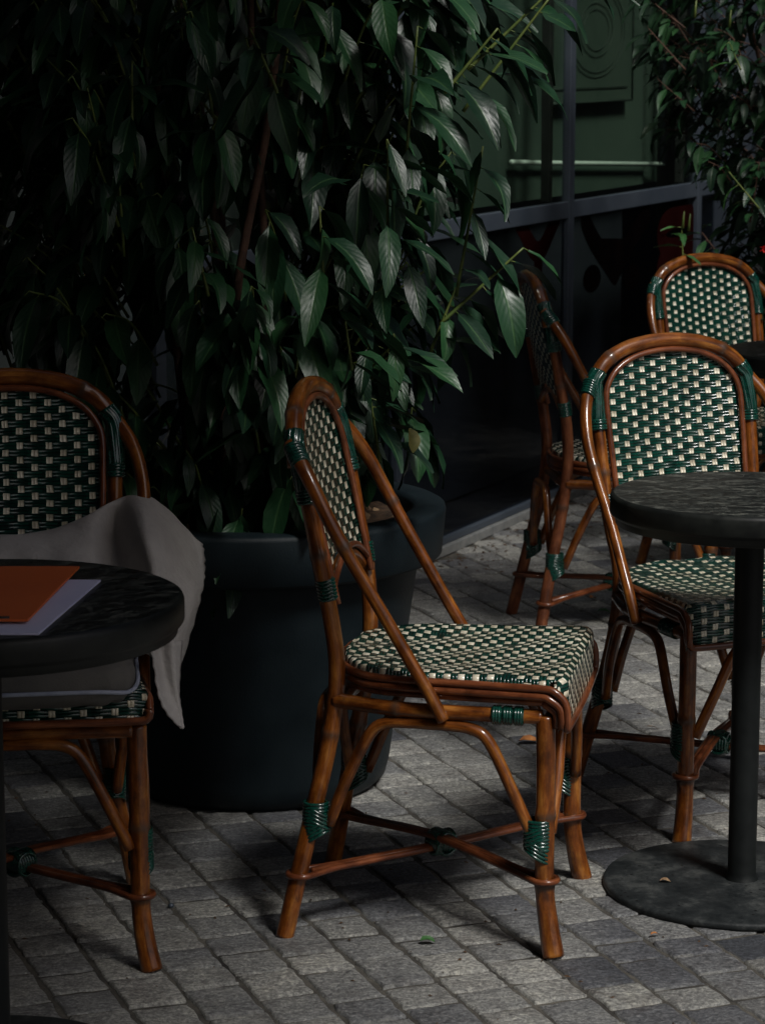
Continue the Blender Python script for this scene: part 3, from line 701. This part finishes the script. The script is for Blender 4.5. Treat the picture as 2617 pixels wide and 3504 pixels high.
# cushion on the left chair
ca, sa = math.cos(R(186.8)), math.sin(R(186.8))
cu = thing('seat_cushion', 'taupe seat cushion with pale piping on the left chair', 'cushion', (-.617, 4.300, .468), R(186.8))
def rbox(a, e): return math.copysign(abs(a)**e, a)
P = []; nu, nv = 48, 16
for i in range(nv+1):
    ph = -math.pi/2+math.pi*i/nv; row = []
    for j in range(nu):
        th = 2*math.pi*j/nu; cx_, cy_ = rbox(math.cos(th), .28), rbox(math.sin(th), .28); k = math.cos(ph)**.25 if math.cos(ph) > 0 else 0
        wr = 1+.012*math.sin(j*2.1)*math.cos(ph)+.006*math.sin(j*5.3+i)
        row.append((cx_*.200*k*wr, cy_*.215*k*wr+.026,   .030+rbox(math.sin(ph), .75)*(.040 if ph > 0 else .044)+.003*math.sin(j*1.7+i)*k))
    P.append(row)
b = MB(); b.grid(P, closeu=True); b.build('cover', M['cushion'], cu)
b = MB(); pts = []
for j in range(nu+1):
    th = 2*math.pi*j/nu; pts.append((rbox(math.cos(th), .28)*.204, rbox(math.sin(th), .28)*.219+.026, .020+.003*math.sin(j*.6)))
b.tube(pts, .0036, 8, caps=False); b.build('piping', M['piping'], cu)

# ------------------------------------------------------------------ blanket over the left chair's arm
def pt_at(u, v, y):   # helper giving real positions for the cloth's control points at a chosen distance
    a, bb = (u-826)/5700, (v-1106)/5700; c, s = math.cos(R(10)), math.sin(R(10)); r = Vector((a, c-bb*s, -(s+bb*c))); return Vector((0, 0, 1.5))+r*(y/r.y)
cols = [  # (u, [(v, y) down the cloth])
 (-260, [(1200, 4.50), (1150, 4.46), (1180, 4.40), (1260, 4.33), (1400, 4.30)]),
 (-120, [(1225, 4.50), (1180, 4.45), (1200, 4.39), (1280, 4.32), (1400, 4.29)]),
 (-10,  [(1215, 4.49), (1158, 4.44), (1195, 4.37), (1280, 4.30), (1400, 4.28)]),
 (70,   [(1205, 4.50), (1154, 4.45), (1200, 4.36), (1285, 4.33), (1400, 4.28)]),
 (140,  [(1190, 4.51), (1136, 4.47), (1190, 4.38), (1285, 4.28), (1400, 4.30)]),
 (200,  [(1165, 4.52), (1108, 4.49), (1180, 4.40), (1285, 4.31), (1400, 4.26)]),
 (248,  [(1140, 4.56), (1083, 4.53), (1165, 4.51), (1285, 4.36), (1400, 4.32)]),
 (292,  [(1130, 4.56), (1071, 4.53), (1160, 4.40), (1280, 4.40), (1405, 4.28)]),
 (333,  [(1140, 4.58), (1078, 4.54), (1165, 4.37), (1280, 4.31), (1420, 4.33)]),
 (372,  [(1175, 4.60), (1113, 4.55), (1180, 4.44), (1290, 4.34), (1440, 4.30)]),
 (405,  [(1210, 4.61), (1147, 4.56), (1215, 4.50), (1300, 4.38), (1450, 4.36)]),
 (432,  [(1215, 4.61), (1175, 4.57), (1225, 4.54), (1300, 4.44), (1455, 4.42)])]
shift = {3: [0, 0, 0, 0, -30], 8: [0, 0, 0, 0, -8], 9: [0, 0, 4, 0, -12], 10: [0, 0, 10, 6, -25], 11: [0, 4, 10, -2, -47]}
Pc = []
for i, (u, vs) in enumerate(cols):
    sh = shift.get(i, [0]*5); Pc.append([pt_at(u+sh[k], v, y) for k, (v, y) in enumerate(vs)])
rows_ = [spline([Pc[i][k] for i in range(len(Pc))], 6) for k in range(5)]
P = []
for i in range(len(rows_[0])):
    colp = spline([rows_[k][i] for k in range(5)], 8); P.append(colp)
for i, col_ in enumerate(P):
    for j, q in enumerate(col_):
        q.y += .006*math.sin(i*.35+j*.12)+.004*math.sin(i*.9-j*.3); q.x += .0013*math.sin(j*2.4)*(1 if i > 63 else 0)
b = MB(); b.grid([[tuple(q) for q in c_] for c_ in P])
# the corner that hangs below the table edge
F0 = [[(322, 1385, 4.20), (345, 1385, 4.24), (372, 1385, 4.23), (392, 1385, 4.30)],
      [(333, 1440, 4.19), (352, 1440, 4.23), (374, 1450, 4.22), (388, 1450, 4.27)],
      [(342, 1500, 4.18), (360, 1495, 4.22), (380, 1500, 4.22), (386, 1500, 4.25)],
      [(360, 1540, 4.18), (372, 1535, 4.21), (388, 1540, 4.22), (391, 1540, 4.23)],
      [(388, 1570, 4.19), (391, 1573, 4.20), (394, 1575, 4.20), (396, 1572, 4.21)]]
Fr = [spline([pt_at(*q) for q in r], 5) for r in F0]
P = [spline([Fr[k][i] for k in range(5)], 6) for i in range(len(Fr[0]))]
for i, c_ in enumerate(P):
    for j, q in enumerate(c_): q.x += .0012*math.sin(j*1.9)*(1 if i in (0, 1) else .3); q.y += .003*math.sin(i*.9)
b.grid([[tuple(q) for q in c_] for c_ in P])
bo = b.build('blanket', M['blanket']); tag(bo, 'grey fleece blanket draped over the left chair', 'blanket')
so = bo.modifiers.new('thick', 'SOLIDIFY'); so.thickness = .0035; so.offset = 0

# ------------------------------------------------------------------ pots
def make_pot(label, x, y, k, h, group):
    t_ = thing('plant_pot', label, 'pot', (x, y, 0), 0, group)
    b = MB(); b.lathe([(.0001, 0), (.245*k, 0), (.262*k, .004), (.278*k, .02), (.286*k, .05), (.345*k, h-.12), (.350*k, h-.105), (.362*k, h-.104), (.388*k, h-.104), (.394*k, h-.098), (.402*k, h-.012), (.400*k, h-.004), (.393*k, h), (.345*k, h), (.337*k, h-.003), (.333*k, h-.010), (.322*k, h-.12)], seg=96); b.build('shell', M['pot'], t_)
    P = []; rg = random.Random(2)
    for i in range(11):
        r_ = max(.001, .335*k*i/10); P.append([(r_*math.cos(a), r_*math.sin(a), h-.045+rg.uniform(-.008, .008)-.02*math.cos(i/10*2)) for a in [2*math.pi*j/48 for j in range(48)]])
    b = MB(); b.grid(P, closeu=True); b.build('soil', M['soil'], t_)
    b = MB()
    for q in range(110):
        a, r_ = rg.uniform(0, 6.28), .32*k*math.sqrt(rg.random()); c = Vector((r_*math.cos(a), r_*math.sin(a), h-.04)); s = rg.uniform(.006, .018)
        mt = Matrix.Rotation(rg.uniform(0, 6), 3, Vector((rg.random(), rg.random(), rg.random())).normalized())
        ids = [b.vert(c+mt @ Vector((dx*s, dy*s*.7, dz*s*.3))) for dx, dy, dz in ((-1, -.6, -1), (1, -.8, -1), (.8, 1, -1), (-.9, .7, -1), (-.7, -.5, 1), (.8, -.6, 1), (.6, .7, 1), (-.8, .6, 1))]
        for f in ((0, 3, 2, 1), (4, 5, 6, 7), (0, 1, 5, 4), (1, 2, 6, 5), (2, 3, 7, 6), (3, 0, 4, 7)): b.face([ids[i] for i in f])
    o = b.build('bark_mulch', M['bark'], t_, smooth=False)
    return t_
PX, PY = -.272, 5.32
make_pot('large slate blue round plant pot holding the laurel behind the centre chair', PX, PY, 1.0, .583, 'round blue plant pots')
make_pot('smaller round pot of the shrub behind the farthest chair', 1.36, 8.15, .8, .5, 'round blue plant pots')

# ------------------------------------------------------------------ foliage
def add_leaf(b, base, d, up, L, W, droop, fold, rg, n=6):
    """leaf: midrib bends downwards along its length, blade folded along the midrib"""
    d = d.normalized(); side = d.cross(up)
    if side.length < .1: side = Vector((1, 0, 0))
    side.normalize(); nr = side.cross(d).normalized(); p = base.copy(); rows = []; uvs = []; step = L/n; ph = rg.uniform(0, 6)
    axis_turn = -droop/n; tw = rg.uniform(-.12, .12)
    for i in range(n+1):
        t_ = i/n; wd = W*.5*(math.sin(math.pi*min(1, t_**.85*1.0))**.75)*(1-.25*t_) if 0 < i < n else W*.02
        wv = .05*W*math.sin(ph+i*1.9)
        l1 = side*wd; upv = nr*(wd*fold)
        mid = p; rows.append([mid-l1+upv+nr*wv, mid-l1*.5+upv*.45+nr*wv*.3, mid, mid+l1*.5+upv*.45-nr*wv*.3, mid+l1+upv-nr*wv])
        uvs.append([(0, t_), (.25, t_), (.5, t_), (.75, t_), (1, t_)])
        m_ = Matrix.Rotation(axis_turn, 3, side); d = (m_ @ d).normalized(); nr = (m_ @ nr).normalized()
        tm = Matrix.Rotation(tw, 3, d); side = tm @ side; nr = tm @ nr
        p = p+d*step
    b.grid(rows, uvs)
def shoot(bl, bs_, base, tip, sag, nleaf, L, W, rg, outdir, stem_r=.0025, dn=.9):
    base, tip = Vector(base), Vector(tip); mid = (base+tip)/2+Vector((0, 0, sag)); pts = spline([base, mid, tip], 6)
    bs_.tube(pts, [lerp(stem_r*1.4, stem_r*.7, i/(len(pts)-1)) for i in range(len(pts))], 6)
    for k in range(nleaf):
        f = .18+.82*k/(nleaf-1) if nleaf > 1 else 1; q = f*(len(pts)-1); i = min(int(q), len(pts)-2); p = pts[i].lerp(pts[i+1], q-i); tn = (pts[i+1]-pts[i]).normalized()
        a = k*2.4+rg.uniform(-.5, .5); perp = tn.cross(Vector((0, 0, 1)));
        if perp.length < .1: perp = Vector((1, 0, 0))
        perp.normalize(); pr2 = perp.cross(tn); od = perp*math.cos(a)+pr2*math.sin(a)
        d = od*.55+outdir*.55+tn*.15+Vector((0, 0, -.05))*1.0+Vector((rg.uniform(-.2, .2), rg.uniform(-.2, .2), rg.uniform(-.2, .2)))
        d.z -= dn*rg.uniform(.05, 1.15)
        s = rg.uniform(.62, 1.15)*(1 if f < .9 else .8)
        pet = .012; p2 = p+d.normalized()*pet; bs_.tube([p, p2], [.0013, .0010], 5, caps=False)
        add_leaf(bl, p2, d, Vector((0, 0, 1)) if abs(d.normalized().z) < .95 else outdir, L*s, W*s*rg.uniform(.85, 1.1), rg.uniform(.15, 1.25), rg.uniform(.08, .45), rg)

laurel = thing('laurel_bush', 'tall cherry laurel with long drooping glossy leaves growing in the big pot', 'bush', (PX, PY, .55))
rg = random.Random(21); bl, bs_, bt = MB(), MB(), MB()
O = Vector((0, 0, 0)); stems = []
for k in range(9):
    a = k*2.4; r_ = rg.uniform(.03, .16); x0, y0 = r_*math.cos(a), r_*math.sin(a); lean = rg.uniform(.1, .38); hh = rg.uniform(1.1, 1.7)
    pts = [(x0, y0, -.03), (x0*1.3+.03*math.sin(k), y0*1.3, hh*.35), (x0+lean*math.cos(a)*.7, y0+lean*math.sin(a)*.7, hh*.7), (x0+lean*1.25*math.cos(a), y0+lean*1.25*math.sin(a), hh)]
    sp_ = spline(pts, 8); bt.tube(sp_, [lerp(.011, .004, i/(len(sp_)-1)) for i in range(len(sp_))], 8); stems.append(sp_)
# thick leaning branch that shows between the leaves
bt.tube(spline([(-.02, -.30, .28), (.0, -.32, .52), (.055, -.33, .80), (.085, -.34, 1.05)], 6), .0085, 8)
def laurel_radius(z):     # outline of the bush over height above the soil
    pts = [(-.10, .30), (.05, .36), (.25, .46), (.5, .56), (.8, .62), (1.1, .66), (1.5, .62), (1.8, .45)]
    for (z0, r0), (z1, r1) in zip(pts[:-1], pts[1:]):
        if z0 <= z <= z1: return lerp(r0, r1, (z-z0)/(z1-z0))
    return .3
n_sh = 0
while n_sh < 400:
    z = rg.uniform(.05, 1.62); a = rg.uniform(0, 2*math.pi); Rz = laurel_radius(z)
    if math.sin(a) > .35 and rg.random() < .6: continue
    rr = Rz*rg.uniform(.45, 1.0)
    if z < .22 and math.cos(a) > .3: continue
    if math.cos(a) > 0: rr *= 1-.27*math.cos(a)
    tip = Vector((rr*math.cos(a), rr*math.sin(a)*.95, z)); out = Vector((math.cos(a), math.sin(a), 0))
    base = tip-out*rg.uniform(.10, .2)+Vector((rg.uniform(-.05, .05), rg.uniform(-.05, .05), -rg.uniform(.12, .26)))
    shoot(bl, bs_, base, tip, .03, rg.choice([5, 6, 6, 7]), .150, .056, rg, out); n_sh += 1
for _ in range(85):
    z = rg.uniform(.45, 1.35); a = rg.uniform(2.3, 4.4); rr = laurel_radius(z)*rg.uniform(.5, 1.05); out = Vector((math.cos(a), math.sin(a), 0)); tip = out*rr+Vector((0, 0, z))
    shoot(bl, bs_, tip-out*.15-Vector((0, 0, rg.uniform(.1, .25))), tip, .03, 6, .150, .056, rg, out)
# shoots that stand out on the right hand side, in the open
LB = Vector((PX, PY, .55))
def hero(u0, v0, u1, v1, y, nl=6, L=.13, sag=.0, out=(1, -.35, 0), y1=None, dn=.75):
    b0, b1 = pt_at(u0, v0, y)-LB, pt_at(u1, v1, y1 or y)-LB; shoot(bl, bs_, b0, b1, sag, nl, L*1.15, .054, rg, Vector(out).normalized(), .0028, dn)
hero(985, 640, 1043, 315, 5.0, 7)
hero(950, 700, 1130, 535, 4.98, 6, .125)
hero(870, 420, 902, 55, 4.85, 8)
hero(838, 560, 836, 300, 4.8, 7)
hero(700, 640, 690, 445, 4.78, 6)
hero(450, 640, 415, 490, 4.80, 6, .135, out=(.1, -1, 0))
hero(285, 300, 285, 130, 4.85, 6, .135, out=(.1, -1, 0))
hero(1000, 240, 1190, -10, 4.95, 7)
hero(960, 200, 1075, 60, 4.85, 7)
hero(1010, 150, 1230, -60, 5.1, 8)
hero(860, 800, 850, 720, 4.9, 6, .12)
hero(760, 800, 745, 690, 4.85, 5, .12)
hero(930, 760, 985, 620, 5.0, 7, .12)
hero(880, 960, 890, 880, 5.05, 5, .11)
hero(820, 1000, 800, 860, 5.0, 7, .12)
hero(640, 1090, 630, 1000, 5.0, 4, .12, out=(0, -1, 0))
hero(560, 800, 545, 620, 4.85, 6, .13, out=(-.2, -1, 0))
hero(600, 200, 540, 60, 4.8, 7, .135, out=(.1, -1, 0))
hero(150, 380, 40, 200, 5.1, 7, .135, out=(-.8, -.5, 0))
yl = MB(); add_leaf(yl, pt_at(884, 925, 4.95)-LB, Vector((.35, -.3, -.8)), Vector((0, 0, 1)), .05, .035, .6, .4, rg, 5); yo = yl.build('withered_leaf', M['witherleaf'], laurel); yo['label'] = 'small yellowish withered leaf hanging above the pot rim'
bt.build('stem', M['bark_stem'], laurel); bs_.build('twigs', M['green_stem'], laurel); bl.build('foliage', M['leaf'], laurel)

shrub = thing('leafy_shrub', 'dark small leaved shrub in front of the shop column at upper right', 'bush', (1.36, 8.15, .46))
rg = random.Random(8); bl, bs_, bt = MB(), MB(), MB()
for k in range(6):
    a = k*1.1; pts = [(.05*math.cos(a), .05*math.sin(a), -.02), (.08*math.cos(a), .08*math.sin(a), .5), (.25*math.cos(a), .25*math.sin(a), 1.1), (.36*math.cos(a), .36*math.sin(a), 1.5)]
    sp_ = spline(pts, 6); bt.tube(sp_, [lerp(.010, .004, i/(len(sp_)-1)) for i in range(len(sp_))], 7)
def sh_r(z): return .29 if z < .25 else (.30 if z < .55 else (.36 if z < .7 else (.5 if z < .95 else .60)))
for _ in range(820):
    z = rg.uniform(.0, 1.5); a = rg.uniform(0, 2*math.pi)
    if math.sin(a) > .4 and rg.random() < .6: continue
    rr = sh_r(z)*rg.uniform(.45, 1.0); tip = Vector((rr*math.cos(a), rr*math.sin(a), z)); out = Vector((math.cos(a), math.sin(a), 0))
    base = tip-out*.10-Vector((0, 0, rg.uniform(.03, .12))); shoot(bl, bs_, base, tip, .015, rg.choice([6, 7, 8]), .100, .038, rg, out, .002, .5)
SB = Vector((1.36, 8.15, .46))
for (u0, v0, u1, v1, y) in ((1560, 560, 1515, 500, 7.85), (1480, 150, 1400, 60, 7.75), (1500, 240, 1420, 170, 7.8), (1620, 480, 1640, 350, 7.8), (1640, 700, 1600, 620, 7.85), (1480, 60, 1380, -20, 7.8)):
    shoot(bl, bs_, pt_at(u0, v0, y)-SB, pt_at(u1, v1, y)-SB, 0, 7, .085, .028, rg, Vector((-.6, -.8, 0)), .002, .4)
bt.build('stem', M['bark_stem'], shrub); bs_.build('twigs', M['bark_stem'], shrub); bl.build('foliage', M['leaf2'], shrub)
bl, bs_ = MB(), MB()
for (u0, v0, u1, v1, y, n_) in ((1640, 450, 1565, 360, 7.6, 5), (1475, 560, 1472, 490, 7.7, 5), (1600, 150, 1575, 90, 7.6, 3)):
    shoot(bl, bs_, pt_at(u0, v0, y)-SB, pt_at(u1, v1, y)-SB, 0, n_, .085, .028, rg, Vector((-.7, -.7, 0)), .002, .1)
for (u, v) in ((1474, 475), (1487, 480), (1575, 40), (1500, 20)):
    p0 = pt_at(u, v+18, 7.7)-SB; bs_.tube([p0, p0+Vector((.004, 0, .05))], [.005, .002], 6)
bs_.build('flower_spike', M['green_stem'], shrub); bl.build('fresh_foliage', M['freshleaf'], shrub)
b = MB(); q = pt_at(1648, 536, 7.6)-SB
for k in range(5): a = k*1.256; add_leaf(b, q, Vector((math.cos(a), -.4, math.sin(a))), Vector((0, 0, 1)), .013, .010, .3, .2, rg, 3)
b.build('flower', M['redflower'], shrub)

# ------------------------------------------------------------------ fallen leaves and grit
def fallen(u, v, L, W, m, label, z=.006, rz=None, grp='fallen leaves on the paving'):
    a, bb = (u-826)/5700, (v-1106)/5700; c, s = math.cos(R(10)), math.sin(R(10)); r = Vector((a, c-bb*s, -(s+bb*c))); p = Vector((0, 0, 1.5))+r*((z-1.5)/r.z)
    b = MB(); ang_ = rz if rz is not None else rg.uniform(0, 6.28); add_leaf(b, Vector((0, 0, .002)), Vector((math.cos(ang_), math.sin(ang_), .35)), Vector((0, 0, 1)), L, W, .9, .5, rg, 5)
    o = b.build('fallen_leaf', m, loc=tuple(p)); tag(o, label, 'leaf', grp); return o
fallen(1120, 1603, .06, .03, M['dryleaf'], 'curled brown leaf lying behind the front legs of the centre chair', rz=.0)
fallen(908, 2035, .028, .02, M['freshleaf'], 'small green leaf on the paving below the centre chair', rz=.2)
fallen(1275, 1294, .03, .018, M['dryleaf'], 'orange leaf scrap under the side-on far chair', rz=1)
fallen(1290, 1322, .04, .02, M['freshleaf'], 'green leaf on the ground behind the seat of the centre chair', rz=.1)
fallen(1205, 1214, .018, .012, M['dryleaf'], 'tiny orange leaf scrap near the far green leg binding', rz=2)
fallen(1425, 1905, .022, .012, M['bark'], 'dry pale leaf scrap lying on the round table base', z=.018, rz=.1)
fallen(1405, 2022, .02, .008, M['dryleaf'], 'reddish leaf scrap on the paving left of the round base', rz=.6)
fallen(1560, 742, .02, .01, M['bark'], 'pale leaf scrap lying on the farthest table', z=.73, rz=.3)
fallen(1395, 1572, .03, .006, M['bark'], 'thin straw coloured twig on the paving behind the right table', rz=0)
b = MB(); b.lathe([(.0001, 0), (.004, .001), (.006, .004), (.0045, .008), (.0001, .0095)], seg=12)
tag(b.build('pebble', M['metal'], loc=(-.373, 4.465, .002)), 'small round grey pebble on the paving right of the left chair leg', 'pebble')
b = MB(); rg = random.Random(77)
for k in range(700):
    x, y = rg.uniform(-1.0, 1.7), rg.uniform(3.3, 9.0); 
    if (Vector((x, y, 0))-A).dot(ND) < .03: continue
    s = rg.uniform(.0008, .003); z = .002; a = rg.uniform(0, 6.28); l_ = s*rg.uniform(1, 3)
    dx, dy = math.cos(a)*l_, math.sin(a)*l_; ex, ey = -math.sin(a)*s, math.cos(a)*s
    i = [b.vert(q) for q in ((x-dx, y-dy, z), (x+ex, y+ey, z), (x+dx, y+dy, z), (x-ex, y-ey, z), (x, y, z+s))]
    for f in ((0, 3, 4), (3, 2, 4), (2, 1, 4), (1, 0, 4)): b.face([i[q] for q in f])
for k in range(420):
    sp = rg.uniform(-.2, 2.0); of = .03+abs(rg.gauss(0, .16)); q_ = G(sp, of, .003); s = rg.uniform(.002, .007); a = rg.uniform(0, 6.28); l_ = s*rg.uniform(1, 2.2); x, y = q_.x, q_.y
    dx, dy = math.cos(a)*l_, math.sin(a)*l_; ex, ey = -math.sin(a)*s*.6, math.cos(a)*s*.6
    i = [b.vert(q) for q in ((x-dx, y-dy, .003), (x+ex, y+ey, .003), (x+dx, y+dy, .003+s*.4), (x-ex, y-ey, .003), (x, y, .003+s*.6))]
    for f in ((0, 3, 4), (3, 2, 4), (2, 1, 4), (1, 0, 4)): b.face([i[q] for q in f])
gr = b.build('grit', M['soil'], smooth=False); gr['kind'] = 'stuff'; gr['label'] = 'fine plant litter and grit scattered in the paving joints'; gr['category'] = 'litter'
